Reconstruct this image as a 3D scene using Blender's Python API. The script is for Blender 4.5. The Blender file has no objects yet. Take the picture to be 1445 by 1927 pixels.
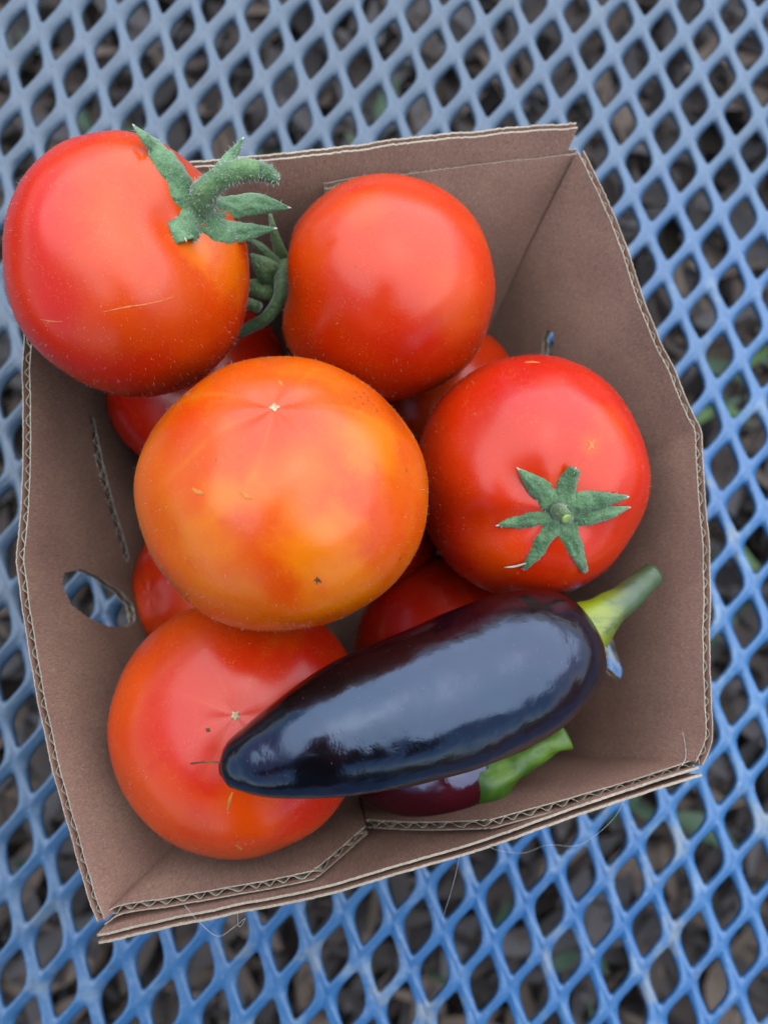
import bpy, bmesh, math, random
import numpy as np
from mathutils import Vector, Matrix, noise
from mathutils.bvhtree import BVHTree

random.seed(7)
rng = np.random.default_rng(7)
scene = bpy.context.scene
COL = scene.collection

# ------------------------------------------------------------------ camera
F, CX, CY = 1448.0, 722.5, 963.5            # the photograph's lens in pixels
CAMH = 0.30                                  # lens height above the table top (m)
RC = np.array([[0.9994443868, -0.0034977704, -0.0331463924],
               [0.0, 0.9944783182, -0.1049422443],
               [0.0333304324, 0.1048839370, 0.9939257729]])
C0 = np.array([0.0, 0.0, CAMH])
cam_data = bpy.data.cameras.new('camera')
cam = bpy.data.objects.new('camera', cam_data)
COL.objects.link(cam)
m = Matrix([list(RC[0]) + [0], list(RC[1]) + [0], list(RC[2]) + [CAMH], [0, 0, 0, 1]])
cam.matrix_world = m
cam_data.sensor_fit = 'VERTICAL'
cam_data.sensor_height = 34.6
cam_data.lens = 26.0
cam_data.clip_start = 0.005
cam_data.clip_end = 200.0
cam_data.dof.use_dof = True
cam_data.dof.focus_distance = 0.188
cam_data.dof.aperture_fstop = 9.5
scene.camera = cam

# ------------------------------------------------------------------ world, sun, exposure
SUN_EL, SUN_AZ = math.radians(69), math.radians(28)     # azimuth measured from +Y clockwise
w = bpy.data.worlds.new('World')
scene.world = w
w.use_nodes = True
nt = w.node_tree
bg = nt.nodes['Background']
sky = nt.nodes.new('ShaderNodeTexSky')
sky.sky_type = 'NISHITA'
sky.sun_disc = False
sky.sun_elevation = SUN_EL
sky.sun_rotation = SUN_AZ
sky.air_density = 1.0
sky.dust_density = 1.0
sky.ozone_density = 1.0
nt.links.new(sky.outputs[0], bg.inputs[0])
bg.inputs[1].default_value = 0.05
sd = bpy.data.lights.new('sun', 'SUN')
sun = bpy.data.objects.new('sun', sd)
COL.objects.link(sun)
sd.energy = 1.5
sd.angle = math.radians(120)
sd.color = (0.93, 0.97, 1.0)
sdir = Vector((math.sin(SUN_AZ) * math.cos(SUN_EL), math.cos(SUN_AZ) * math.cos(SUN_EL), math.sin(SUN_EL)))
sun.rotation_euler = sdir.to_track_quat('Z', 'Y').to_euler()
sun.location = (0, 0, 3)
scene.view_settings.view_transform = 'Standard'
scene.view_settings.look = 'None'
scene.view_settings.exposure = 2.48
scene.view_settings.gamma = 1.0
scene.cycles.use_denoising = True
scene.cycles.max_bounces = 8
scene.cycles.diffuse_bounces = 0
scene.cycles.caustics_reflective = False
scene.cycles.caustics_refractive = False

# ------------------------------------------------------------------ helpers
def ray(x, y):
    return RC @ np.array([(x - CX) / F, -(y - CY) / F, -1.0])
def W(x, y, z):                              # point of the place at height z on the sight line of a pixel
    d = ray(x, y)
    return C0 + d * ((z - CAMH) / d[2])
ALB = 0.55                                  # picture values to surface colours: the photograph is exposed about a stop up
def srgb(r, g, b):
    f = lambda c: (c / 255 / 12.92) if c / 255 <= 0.04045 else ((c / 255 + 0.055) / 1.055) ** 2.4
    return (f(r) * ALB, f(g) * ALB, f(b) * ALB, 1.0)
def mesh_obj(name, verts, faces, mat, parent=None, smooth=True, mats=None, midx=None):
    me = bpy.data.meshes.new(name)
    me.from_pydata([tuple(map(float, v)) for v in verts], [], [tuple(map(int, f)) for f in faces])
    for mm in (mats or [mat]):
        me.materials.append(mm)
    if midx is not None:
        me.polygons.foreach_set('material_index', np.asarray(midx, dtype=np.int32))
    me.polygons.foreach_set('use_smooth', np.full(len(me.polygons), smooth))
    me.validate()
    me.update()
    o = bpy.data.objects.new(name, me)
    COL.objects.link(o)
    if parent is not None:
        o.parent = parent
    return o
def recalc(o):
    bm = bmesh.new(); bm.from_mesh(o.data)
    bmesh.ops.recalc_face_normals(bm, faces=bm.faces)
    bm.to_mesh(o.data); bm.free()
def empty(name, loc=(0, 0, 0)):
    o = bpy.data.objects.new(name, None)
    o.location = loc
    o.empty_display_size = 0.02
    COL.objects.link(o)
    return o
def tag(o, label=None, cat=None, group=None, kind=None):
    if label: o['label'] = label
    if cat: o['category'] = cat
    if group: o['group'] = group
    if kind: o['kind'] = kind
    return o
def keep(child, parent):                     # parent without moving
    child.parent = parent
    bpy.context.view_layer.update()
    child.matrix_parent_inverse = parent.matrix_world.inverted()
def crom(pts, n):
    """Catmull-Rom through pts, n samples, even in arc length."""
    p = np.asarray(pts, float)
    if len(p) == 2:
        t = np.linspace(0, 1, n)[:, None]
        return p[0] * (1 - t) + p[1] * t
    q = np.vstack([2 * p[0] - p[1], p, 2 * p[-1] - p[-2]])
    out = []
    for i in range(1, len(q) - 2):
        for t in np.linspace(0, 1, 24, endpoint=False):
            a, b, c, d = q[i - 1], q[i], q[i + 1], q[i + 2]
            out.append(0.5 * ((2 * b) + (-a + c) * t + (2 * a - 5 * b + 4 * c - d) * t * t + (-a + 3 * b - 3 * c + d) * t ** 3))
    out.append(p[-1])
    out = np.array(out)
    s = np.concatenate([[0], np.cumsum(np.linalg.norm(np.diff(out[:, :3], axis=0), axis=1))])
    u = np.linspace(0, s[-1], n)
    return np.stack([np.interp(u, s, out[:, k]) for k in range(out.shape[1])], axis=1)

class NT:
    """small node-tree helper"""
    def __init__(self, name):
        self.m = bpy.data.materials.new(name)
        self.m.use_nodes = True
        self.t = self.m.node_tree
        self.b = self.t.nodes['Principled BSDF']
    def n(self, typ, **kw):
        nd = self.t.nodes.new(typ)
        for k, v in kw.items():
            setattr(nd, k, v)
        return nd
    def val(self, sock, v):
        if hasattr(v, 'links') or isinstance(v, bpy.types.NodeSocket):
            self.t.links.new(v, sock)
        else:
            sock.default_value = v
    def coord(self, which='Object'):
        if not hasattr(self, 'tc'):
            self.tc = self.n('ShaderNodeTexCoord')
        return self.tc.outputs[which]
    def noise(self, scale, detail=3, rough=0.5, vec=None, dist=0.0):
        nd = self.n('ShaderNodeTexNoise')
        self.val(nd.inputs['Vector'], vec if vec is not None else self.coord())
        nd.inputs['Scale'].default_value = scale
        nd.inputs['Detail'].default_value = detail
        nd.inputs['Roughness'].default_value = rough
        nd.inputs['Distortion'].default_value = dist
        return nd.outputs['Fac']
    def vor(self, scale, vec=None, feature='F1'):
        nd = self.n('ShaderNodeTexVoronoi', feature=feature)
        self.val(nd.inputs['Vector'], vec if vec is not None else self.coord())
        nd.inputs['Scale'].default_value = scale
        return nd.outputs['Distance']
    def ramp(self, fac, lo, hi, a=0.0, b=1.0, smooth=True):
        nd = self.n('ShaderNodeMapRange')
        nd.interpolation_type = 'SMOOTHSTEP' if smooth else 'LINEAR'
        self.val(nd.inputs['Value'], fac)
        for k, v in zip(('From Min', 'From Max', 'To Min', 'To Max'), (lo, hi, a, b)):
            nd.inputs[k].default_value = v
        return nd.outputs['Result']
    def math(self, op, a, b=0.0):
        nd = self.n('ShaderNodeMath', operation=op)
        self.val(nd.inputs[0], a)
        if op not in ('ABSOLUTE', 'SINE', 'COSINE', 'SQRT'):
            self.val(nd.inputs[1], b)
        return nd.outputs[0]
    def mix(self, fac, a, b, blend='MIX'):
        nd = self.n('ShaderNodeMix', data_type='RGBA', blend_type=blend)
        self.val(nd.inputs['Factor'], fac)
        self.val(nd.inputs['A'], a); self.val(nd.inputs['B'], b)
        return [o for o in nd.outputs if o.type == 'RGBA'][0]
    def xyz(self, vec=None):
        nd = self.n('ShaderNodeSeparateXYZ')
        self.val(nd.inputs[0], vec if vec is not None else self.coord())
        return nd.outputs
    def scaled(self, sx, sy, sz, vec=None):
        nd = self.n('ShaderNodeMapping')
        self.val(nd.inputs['Vector'], vec if vec is not None else self.coord())
        nd.inputs['Scale'].default_value = (sx, sy, sz)
        return nd.outputs[0]
    def bump(self, h, strength, dist):
        nd = self.n('ShaderNodeBump')
        self.val(nd.inputs['Height'], h)
        nd.inputs['Strength'].default_value = strength
        nd.inputs['Distance'].default_value = dist
        self.t.links.new(nd.outputs[0], self.b.inputs['Normal'])
    def set(self, **kw):
        names = dict(color='Base Color', rough='Roughness', spec='Specular IOR Level', coat='Coat Weight', coatr='Coat Roughness',
                     sss='Subsurface Weight', sssr='Subsurface Radius', ssss='Subsurface Scale', sheen='Sheen Weight',
                     sheenr='Sheen Roughness', sheent='Sheen Tint', metal='Metallic', alpha='Alpha', ior='IOR', tint='Specular Tint')
        for k, v in kw.items():
            self.val(self.b.inputs[names[k]], v)
        return self.m

# ------------------------------------------------------------------ materials
def mat_table():
    n = NT('blue_vinyl_coating')
    a = n.noise(9, 4); b = n.noise(60, 4, 0.6); c = n.noise(420, 3, 0.6)
    col = n.mix(n.ramp(a, 0.35, 0.68), srgb(44, 102, 158), srgb(60, 116, 166))
    col = n.mix(n.ramp(b, 0.52, 0.74, 0, 0.7), col, srgb(142, 166, 186))       # chalky wear
    col = n.mix(n.ramp(c, 0.62, 0.72, 0, 0.30), col, srgb(176, 182, 172))       # specks of dust
    col = n.mix(n.ramp(n.noise(48, 4, 0.65), 0.58, 0.70, 0, 0.6), col, srgb(140, 146, 142))
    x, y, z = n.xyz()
    shade_tone = n.ramp(n.math('ADD', n.math('ADD', n.math('MULTIPLY', x, -1.0), y), n.math('MULTIPLY', a, 0.25)), -0.06, 0.34, 0, 0.92)
    col = n.mix(shade_tone, col, srgb(68, 86, 102))
    col = n.mix(n.ramp(n.noise(130, 4, 0.7), 0.66, 0.70, 0, 0.8), col, srgb(84, 74, 66))   # chips and rust specks                                 # line above: shade over the far left corner painted into the colour
    n.bump(n.math('ADD', n.noise(900, 2), n.math('MULTIPLY', b, 2.0)), 0.25, 0.0006)
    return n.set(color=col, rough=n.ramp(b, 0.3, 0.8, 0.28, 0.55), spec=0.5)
def mat_card(name, a, b, fib=(160, 1500, 700)):
    n = NT(name)
    v = n.scaled(1, 1, 0.14)
    f1 = n.noise(2300, 4, 0.75, vec=v); f2 = n.noise(55, 4); f3 = n.noise(2200, 3, 0.6, vec=n.scaled(1, 1, 0.5))
    col = n.mix(n.ramp(f2, 0.3, 0.7), a, b)
    col = n.mix(n.ramp(f1, 0.38, 0.64, 0, 0.65), col, tuple(min(1, c * 0.62) for c in a[:3]) + (1,))
    col = n.mix(n.ramp(f3, 0.55, 0.68, 0, 0.5), col, tuple(min(1, c * 1.5) for c in b[:3]) + (1,))
    fl = n.vor(420)
    col = n.mix(n.ramp(fl, 0.06, 0.12, 0.5, 0), col, srgb(70, 45, 38))           # dark flecks in the pulp
    n.bump(n.math('ADD', f1, n.math('MULTIPLY', f2, 0.6)), 0.35, 0.0004)
    return n.set(color=col, rough=0.85, spec=0.25)
def mat_tomato(name, R, red, orange, shoulder, ripe=0.5, seed=0.0, star=0.12, rays=6, tipred=0.0, gold=0.0):
    n = NT(name)
    mp = n.n('ShaderNodeMapping')
    n.t.links.new(n.coord(), mp.inputs['Vector'])
    mp.inputs['Location'].default_value = (seed, seed * 0.7, -seed)
    v = mp.outputs[0]
    x, y, z = n.xyz()
    zz = n.math('MULTIPLY', z, 1.0 / R)                       # -1 blossom end .. +1 stem end
    big = n.noise(22, 2, 0.5, vec=v); mid = n.noise(70, 3, 0.55, vec=v)
    f = n.math('ADD', n.math('MULTIPLY', big, 0.75), n.math('MULTIPLY', mid, 0.25))
    col = n.mix(n.ramp(f, ripe - 0.16, ripe + 0.16), red, orange)
    sh = n.math('ADD', zz, n.math('MULTIPLY', n.math('SUBTRACT', mid, 0.5), 0.5))
    col = n.mix(n.ramp(sh, 0.35, 0.95, 0, 0.75), col, shoulder)
    if tipred:
        col = n.mix(n.ramp(n.math('ADD', zz, n.math('MULTIPLY', n.math('SUBTRACT', big, 0.5), 0.8)), -0.85, -0.15, tipred, 0), col, red)
    # pale veins radiating from the blossom scar
    ang = n.math('ARCTAN2', y, x)
    wob = n.math('MULTIPLY', n.math('SUBTRACT', big, 0.5), 0.9)
    ln = n.math('ABSOLUTE', n.math('SINE', n.math('MULTIPLY', n.math('ADD', ang, wob), rays / 2)))
    ln = n.math('MULTIPLY', n.ramp(ln, 0.0, 0.30, 1, 0), n.ramp(mid, 0.38, 0.62))
    near = n.ramp(zz, -0.90, -0.35, 1, 0)
    col = n.mix(n.math('MULTIPLY', n.math('MULTIPLY', ln, near), star), col, srgb(255, 158, 40))
    if gold:                                                  # unevenly ripened golden patches
        col = n.mix(n.ramp(n.noise(42, 3, 0.55, vec=v, dist=0.6), 0.52, 0.70, 0, gold), col, srgb(252, 150, 10))
    # fine golden speckle in the skin
    sp = n.vor(1500, vec=v)
    spk = n.math('MULTIPLY', n.ramp(sp, 0.10, 0.30, 1, 0), n.ramp(n.noise(160, 2, vec=v), 0.4, 0.7, 0.05, 0.5))
    col = n.mix(n.math('MULTIPLY', spk, 0.85), col, srgb(255, 186, 100))
    # a few corky spots
    ck = n.vor(75, vec=v)
    col = n.mix(n.math('MULTIPLY', n.ramp(ck, 0.02, 0.045, 1, 0), 0.6), col, srgb(120, 80, 40))
    col = n.mix(1.0, col, (0.80, 0.72, 0.60, 1.0), 'MULTIPLY')
    n.bump(n.math('ADD', n.math('MULTIPLY', sp, 0.15), n.noise(260, 3, vec=v)), 0.07, 0.0006)
    return n.set(color=col, rough=n.ramp(mid, 0.3, 0.7, 0.24, 0.32), spec=0.34, sss=0.12, sssr=(1.0, 0.25, 0.06), ssss=0.004,
                 sheen=0.0, sheenr=0.4)
def mat_green(name, a, b, dark, sc=300):
    n = NT(name)
    f = n.noise(sc, 4, 0.6); g = n.noise(sc * 0.25, 3)
    col = n.mix(n.ramp(g, 0.35, 0.65), a, b)
    col = n.mix(n.ramp(f, 0.55, 0.75, 0, 0.6), col, dark)
    col = n.mix(n.ramp(n.vor(1900), 0.12, 0.3, 0.5, 0), col, srgb(170, 190, 150))
    n.bump(n.math('ADD', f, n.math('MULTIPLY', g, 1.5)), 0.9, 0.0009)
    return n.set(color=col, rough=0.62, spec=0.35, sheen=0.25, sss=0.05, sssr=(0.4, 1, 0.2), ssss=0.001)
def mat_plain(name, col, rough=0.7, spec=0.3):
    n = NT(name)
    f = n.noise(700, 3)
    c2 = tuple(c * 0.6 for c in col[:3]) + (1,)
    return n.set(color=n.mix(n.ramp(f, 0.3, 0.7), col, c2), rough=rough, spec=spec)

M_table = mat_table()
M_card = mat_card('kraft_liner', srgb(184, 139, 120), srgb(202, 156, 133))
M_edge = mat_card('cut_paper_edge', srgb(172, 158, 138), srgb(196, 184, 162))
M_flute = mat_card('fluted_medium', srgb(168, 148, 128), srgb(186, 168, 146))

# ------------------------------------------------------------------ ground under the table
GZ = -0.70
def ground():
    n = NT('damp_soil')
    a = n.noise(3, 4); b = n.noise(25, 5, 0.65)
    col = n.mix(n.ramp(b, 0.3, 0.7), srgb(42, 36, 34), srgb(68, 58, 52))
    col = n.mix(n.ramp(a, 0.5, 0.7, 0, 0.4), col, srgb(70, 72, 50))
    n.bump(b, 0.8, 0.03)
    ms = n.set(color=col, rough=0.95, spec=0.2)
    N = 60
    verts, faces = [], []
    xs = np.sign(np.linspace(-1, 1, N)) * np.abs(np.linspace(-1, 1, N)) ** 2.2 * 30
    for yy in xs:
        for xx in xs:
            verts.append((xx, yy, GZ - 0.02 + 0.03 * noise.noise((xx * 4, yy * 4, 0))))
    for j in range(N - 1):
        for i in range(N - 1):
            faces.append((j * N + i, j * N + i + 1, (j + 1) * N + i + 1, (j + 1) * N + i))
    tag(mesh_obj('ground', verts, faces, ms), kind='structure')

def leaf_mesh(L, wd, curl, k=5):
    """a little leaf: pointed oval with a fold along the midrib"""
    v, f = [], []
    for i in range(k + 1):
        t = i / k
        ww = wd * math.sin(math.pi * min(0.98, t * 0.96 + 0.02)) ** 0.8
        z = curl * L * (t - 0.5) ** 2 * 4
        x = (t - 0.5) * L
        v += [(x, -ww, z + abs(ww) * 0.35), (x, 0, z), (x, ww, z + abs(ww) * 0.35)]
    for i in range(k):
        a = i * 3
        f += [(a, a + 1, a + 4, a + 3), (a + 1, a + 2, a + 5, a + 4)]
    return np.array(v), f
def scatter(name, count, Lr, mats, label, cat, area, zr, tilt, clump=None):
    V, Fc, MI, off = [], [], [], 0
    for _ in range(count):
        L = random.uniform(*Lr)
        v, f = leaf_mesh(L, L * random.uniform(0.05, 0.20), random.uniform(-0.15, 0.3))
        e = Matrix.Rotation(random.uniform(0, 6.28), 3, 'Z') @ Matrix.Rotation(random.gauss(0, tilt), 3, 'X') @ Matrix.Rotation(random.gauss(0, tilt), 3, 'Y')
        v = v @ np.array(e).T
        if clump:
            c = random.choice(clump)
            px, py = c[0] + random.gauss(0, c[2]), c[1] + random.gauss(0, c[2])
        else:
            px, py = random.uniform(-area, area), random.uniform(-area, area) + 0.1
        V.append(v + np.array([px, py, GZ + random.uniform(*zr)]))
        mi = random.randrange(len(mats))
        for q in f:
            Fc.append(tuple(i + off for i in q)); MI.append(mi)
        off += len(v)
    o = mesh_obj(name, np.vstack(V), Fc, None, mats=mats, midx=MI)
    tag(o, label, cat, kind='stuff')
ground()
dead = [mat_plain('dead_leaf_%s' % c, srgb(*k), 0.8) for c, k in (('tan', (96, 82, 70)), ('brown', (58, 47, 41)), ('grey', (74, 70, 70)), ('umber', (40, 34, 32)))]
grn = [mat_plain('weed_leaf_%s' % c, srgb(*k), 0.6) for c, k in (('bright', (76, 108, 48)), ('deep', (46, 74, 44)), ('blue', (58, 82, 58)))]
scatter('leaf_litter', 5200, (0.04, 0.13), dead, 'brown and grey dead leaves covering the soil under the table', 'leaf litter', 0.85, (0.0, 0.05), 0.35)
scatter('weeds', 80, (0.04, 0.09), grn, 'blurred green weeds growing through the leaf litter', 'weeds', 0.8, (0.02, 0.12), 0.5,
        clump=[(-0.46, -0.25, 0.07), (-0.50, -0.12, 0.06), (0.18, -0.42, 0.06), (0.27, -0.5, 0.07), (0.32, -0.28, 0.05), (-0.12, 0.5, 0.05),
               (-0.35, 0.62, 0.06), (0.45, 0.3, 0.05), (0.42, 0.02, 0.05), (-0.43, 0.2, 0.05), (0.08, -0.55, 0.06), (-0.02, 0.62, 0.05)])

# ------------------------------------------------------------------ expanded-metal table
LO = np.array([-0.141700949, 0.232116759]); LA = np.array([0.0184537054, -0.00376324398]); LB = np.array([0.00607241637, -0.0165885284])
def build_table():
    root = empty('patio_table', (0, 0, GZ))
    tag(root, 'blue vinyl-coated expanded metal patio table under the cardboard box', 'table')
    U, V = LA - LB, LB                                       # directions of the strands
    corners = [(U + V) / 2, (V - U) / 2, -(U + V) / 2, (U - V) / 2]    # right, bottom, left, top (cell about a hole)
    ac = [False, True, False, True]
    # hole outline: inset rhombus, obtuse corners well rounded, acute ones hardly
    k = 0.70
    ins = [c * k for c in corners]
    pts = []
    SEG = 5
    for i in range(4):
        p, c, q = ins[i - 1], ins[i], ins[(i + 1) % 4]
        r = 0.16 if ac[i] else 0.47
        a, b = c + (p - c) * r, c + (q - c) * r
        for s in range(SEG):
            t = s / (SEG - 1)
            pts.append(((1 - t) ** 2 * a + 2 * t * (1 - t) * c + t * t * b, i))
    hole = np.array([p for p, _ in pts])
    # matching points on the cell border
    border = []
    for p, i in pts:
        best = None
        for e in range(4):
            A, Bq = corners[e], corners[(e + 1) % 4]
            d = Bq - A
            den = p[0] * d[1] - p[1] * d[0]
            if abs(den) < 1e-12: continue
            s = (A[0] * d[1] - A[1] * d[0]) / den
            u = (A[0] * p[1] - A[1] * p[0]) / den
            if s > 0 and -1e-6 <= u <= 1 + 1e-6 and (best is None or s < best): best = s
        border.append(p * best)
    for i in range(4):                                       # middle point of each corner run sits on the node itself
        border[i * SEG + SEG // 2] = corners[i]
    border = np.array(border)
    n = len(hole)
    ang = np.arctan2(hole[:, 1], hole[:, 0])
    tw = np.cos(ang - math.radians(-38))                     # strands are twisted: one lip higher than the other
    loops = []
    for f, z, t in ((0.0, 0.0, 0.0), (0.35, 0.00005, 0.35), (0.65, -0.0002, 0.8), (0.88, -0.0007, 1.0), (1.0, -0.0016, 1.0), (0.93, -0.0026, 0.8), (0.55, -0.0030, 0.4), (0.0, -0.0031, 0.0)):
        xy = border * (1 - f) + hole * f
        zz = z + 0.0015 * tw * t
        loops.append(np.column_stack([xy, zz]))
    cell = np.vstack(loops)
    cf = []
    for l in range(len(loops) - 1):
        for i in range(n):
            j = (i + 1) % n
            cf.append((l * n + i, l * n + j, (l + 1) * n + j, (l + 1) * n + i))
    cf = np.array(cf)
    hx, hy = 0.36, 0.40
    Vs, Fs, off = [], [], 0
    for i in range(-60, 80):
        for j in range(-60, 90):
            c = LO + LA * i + LB * j
            if abs(c[0]) < hx and abs(c[1] - 0.02) < hy:
                Vs.append(cell + np.array([c[0], c[1], -GZ])); Fs.append(cf + off); off += len(cell)
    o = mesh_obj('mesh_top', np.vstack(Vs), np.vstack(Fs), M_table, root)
    bm = bmesh.new(); bm.from_mesh(o.data)
    bmesh.ops.remove_doubles(bm, verts=bm.verts, dist=0.00002)
    bmesh.ops.recalc_face_normals(bm, faces=bm.faces)
    bm.to_mesh(o.data); bm.free()
    # rolled edge and legs, outside the picture
    def tube(path, r, name, closed=False):
        path = [np.array(p, float) for p in path]
        v, f, N = [], [], 12
        for a, p in enumerate(path):
            d = (path[(a + 1) % len(path)] if (closed or a < len(path) - 1) else p) - (path[a - 1] if (closed or a > 0) else p)
            d = Vector(d).normalized()
            s = d.cross(Vector((0, 0, 1)) if abs(d.z) < 0.9 else Vector((1, 0, 0))).normalized(); tt = d.cross(s)
            for k2 in range(N):
                an = 2 * math.pi * k2 / N
                v.append(Vector(p) + s * math.cos(an) * r + tt * math.sin(an) * r)
        L = len(path)
        for a in range(L if closed else L - 1):
            for k2 in range(N):
                f.append((a * N + k2, a * N + (k2 + 1) % N, ((a + 1) % L) * N + (k2 + 1) % N, ((a + 1) % L) * N + k2))
        return mesh_obj(name, v, f, M_table, root)
    T = -GZ - 0.003
    ring = []
    for cxs, cys, a0 in ((1, 1, 0), (-1, 1, 90), (-1, -1, 180), (1, -1, 270)):
        for a in range(0, 91, 15):
            an = math.radians(a0 + a)
            ring.append((cxs * (hx - 0.03) + 0.04 * math.cos(an), 0.02 + cys * (hy - 0.03) + 0.04 * math.sin(an), T))
    tube(ring, 0.011, 'rim_tube', True)
    for sx in (-1, 1):
        for sy in (-1, 1):
            tube([(sx * (hx - 0.03), 0.02 + sy * (hy - 0.03), T), (sx * (hx + 0.11), 0.02 + sy * (hy + 0.16), 0.35), (sx * (hx + 0.25), 0.02 + sy * (hy + 0.34), -0.02)], 0.011, 'leg')
build_table()

# ------------------------------------------------------------------ corrugated cardboard box
BOXC = np.array([0.0, 0.015, 0.05])
def poly_sd(pts, poly):
    """inside mask and nearest boundary point for 2-D points"""
    P = np.asarray(pts); Q = np.asarray(poly)
    inside = np.zeros(len(P), bool)
    best = np.full(len(P), 1e9); near = P.copy()
    for i in range(len(Q)):
        a, b = Q[i - 1], Q[i]
        cond = ((a[1] > P[:, 1]) != (b[1] > P[:, 1]))
        with np.errstate(divide='ignore', invalid='ignore'):
            xx = (b[0] - a[0]) * (P[:, 1] - a[1]) / (b[1] - a[1]) + a[0]
        inside ^= cond & (P[:, 0] < xx)
        ab = b - a
        t = np.clip(((P - a) @ ab) / max(ab @ ab, 1e-18), 0, 1)
        n = a + t[:, None] * ab
        d = np.linalg.norm(P - n, axis=1)
        m_ = d < best
        best[m_] = d[m_]; near[m_] = n[m_]
    return inside, near, best

class Wall:
    """corrugated board lofted between a foot line and a rim line: two liners and a fluted medium between them"""
    def __init__(self, rim, base, th=0.0025, bow=0.0, rough=0.00025, seed=0, wear=1.0):
        K = 400
        r = crom(np.hstack([rim, base]), K)
        self.rim, self.base = r[:, :3], r[:, 3:]
        self.L = float(np.linalg.norm(np.diff(self.rim, axis=0), axis=1).sum())
        self.H = float(np.linalg.norm(self.rim - self.base, axis=1).mean())
        self.th, self.bow, self.K, self.rough, self.seed = th, bow, K, rough, seed
    def P(self, s, t):
        s = np.clip(s, 0, 1)
        x = s * (self.K - 1)
        i = np.clip(x.astype(int), 0, self.K - 2); fr = (x - i)[:, None]
        a = self.rim[i] * (1 - fr) + self.rim[i + 1] * fr
        b = self.base[i] * (1 - fr) + self.base[i + 1] * fr
        p = b + (a - b) * t[:, None]
        return p
    def N(self, s, t):
        e = 0.004
        ds = self.P(np.minimum(s + e, 1), t) - self.P(np.maximum(s - e, 0), t)
        dt = self.P(s, t + e) - self.P(s, t - e)
        n = np.cross(ds, dt)
        n /= np.linalg.norm(n, axis=1)[:, None]
        mid = self.P(np.array([0.5]), np.array([0.5]))[0]
        nm = n.mean(axis=0)
        return n if nm @ (BOXC - mid) > 0 else -n            # towards the inside of the box
    def inv(self, px, py):
        """(s, t) where a pixel's sight line meets the board"""
        g = np.linspace(0, 1, 160)
        S, T = np.meshgrid(g, np.linspace(-0.05, 1.05, 120), indexing='ij')
        p = self.P(S.ravel(), T.ravel()) - C0
        c = p @ RC
        x, y = c[:, 0] / -c[:, 2] * F + CX, -c[:, 1] / -c[:, 2] * F + CY
        k = np.argmin((x - px) ** 2 + (y - py) ** 2)
        return np.array([S.ravel()[k], T.ravel()[k]])
    def sheet(self, o0, o1, ns, ntt, cuts, name, mat, parent, edge):
        s, t = np.meshgrid(np.linspace(0, 1, ns), np.linspace(0, 1, ntt), indexing='ij')
        s, t = s.ravel(), t.ravel()
        uv = np.column_stack([s * self.L, t * self.H])
        keepv = np.zeros(len(uv), bool)
        ctr = uv.reshape(ns, ntt, 2)
        cen = ((ctr[:-1, :-1] + ctr[1:, 1:]) / 2).reshape(-1, 2)
        dead = np.zeros(len(cen), bool)
        for poly in cuts:
            pl = np.array(poly) * [self.L, self.H]
            ins, _, _ = poly_sd(cen, pl)
            dead |= ins
        fidx = np.arange(len(cen))[~dead]
        ii, jj = fidx // (ntt - 1), fidx % (ntt - 1)
        quads = np.column_stack([ii * ntt + jj, (ii + 1) * ntt + jj, (ii + 1) * ntt + jj + 1, ii * ntt + jj + 1])
        for poly in cuts:
            pl = np.array(poly) * [self.L, self.H]
            ins, near, dist = poly_sd(uv, pl)
            cellsz = max(self.L / ns, self.H / ntt)
            mv = ins | (dist < 0.35 * cellsz)
            inner = (s > 0.001) & (s < 0.999)
            mv &= inner
            uv[mv] = near[mv]
        s, t = uv[:, 0] / self.L, uv[:, 1] / self.H
        t = np.clip(t, 0, 1)
        if name == 'fluting': t = t * (1 - 0.0007 / self.H)
        fall = np.clip((t - 0.9) * 10, 0, 1) ** 2
        jit = np.array([noise.noise((a * self.L * 900, self.seed, hash(name) % 17)) for a in s]) * self.rough + \
              np.array([noise.noise((a * self.L * 120, self.seed + 5, 3.0)) for a in s]) * self.rough * 1.5
        p = self.P(s, t); nn = self.N(s, t)
        up = self.rim.mean(axis=0) - self.base.mean(axis=0); up /= np.linalg.norm(up)
        # slow warp of the board
        wp = np.array([noise.noise((a * self.L * 28, b * self.H * 22, self.seed * 3.1)) for a, b in zip(s, t)]) * 0.0010
        p = p + nn * wp[:, None] + up * (jit * fall)[:, None]
        a0 = p + nn * o0(s, t)[:, None]; a1 = p + nn * o1(s, t)[:, None]
        nv = len(p)
        faces = [tuple(q) for q in quads] + [tuple(q[::-1] + nv) for q in quads]
        midx = [0] * len(faces)
        cnt = {}
        for q in quads:
            for e in range(4):
                A, Bq = int(q[e]), int(q[(e + 1) % 4])
                key = (min(A, Bq), max(A, Bq))
                cnt[key] = (A, Bq) if key not in cnt else None
        for v in cnt.values():
            if v:
                faces.append((v[1], v[0], v[0] + nv, v[1] + nv)); midx.append(1)
        o = mesh_obj(name, np.vstack([a0, a1]), faces, None, parent, mats=[mat, edge], midx=midx)
        bm = bmesh.new(); bm.from_mesh(o.data)
        loose = [v for v in bm.verts if not v.link_faces]
        bmesh.ops.delete(bm, geom=loose, context='VERTS')
        bmesh.ops.recalc_face_normals(bm, faces=bm.faces)
        for e in bm.edges:
            if len(e.link_faces) == 2 and e.link_faces[0].material_index != e.link_faces[1].material_index:
                e.smooth = False
        bm.to_mesh(o.data); bm.free()
        return o
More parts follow.
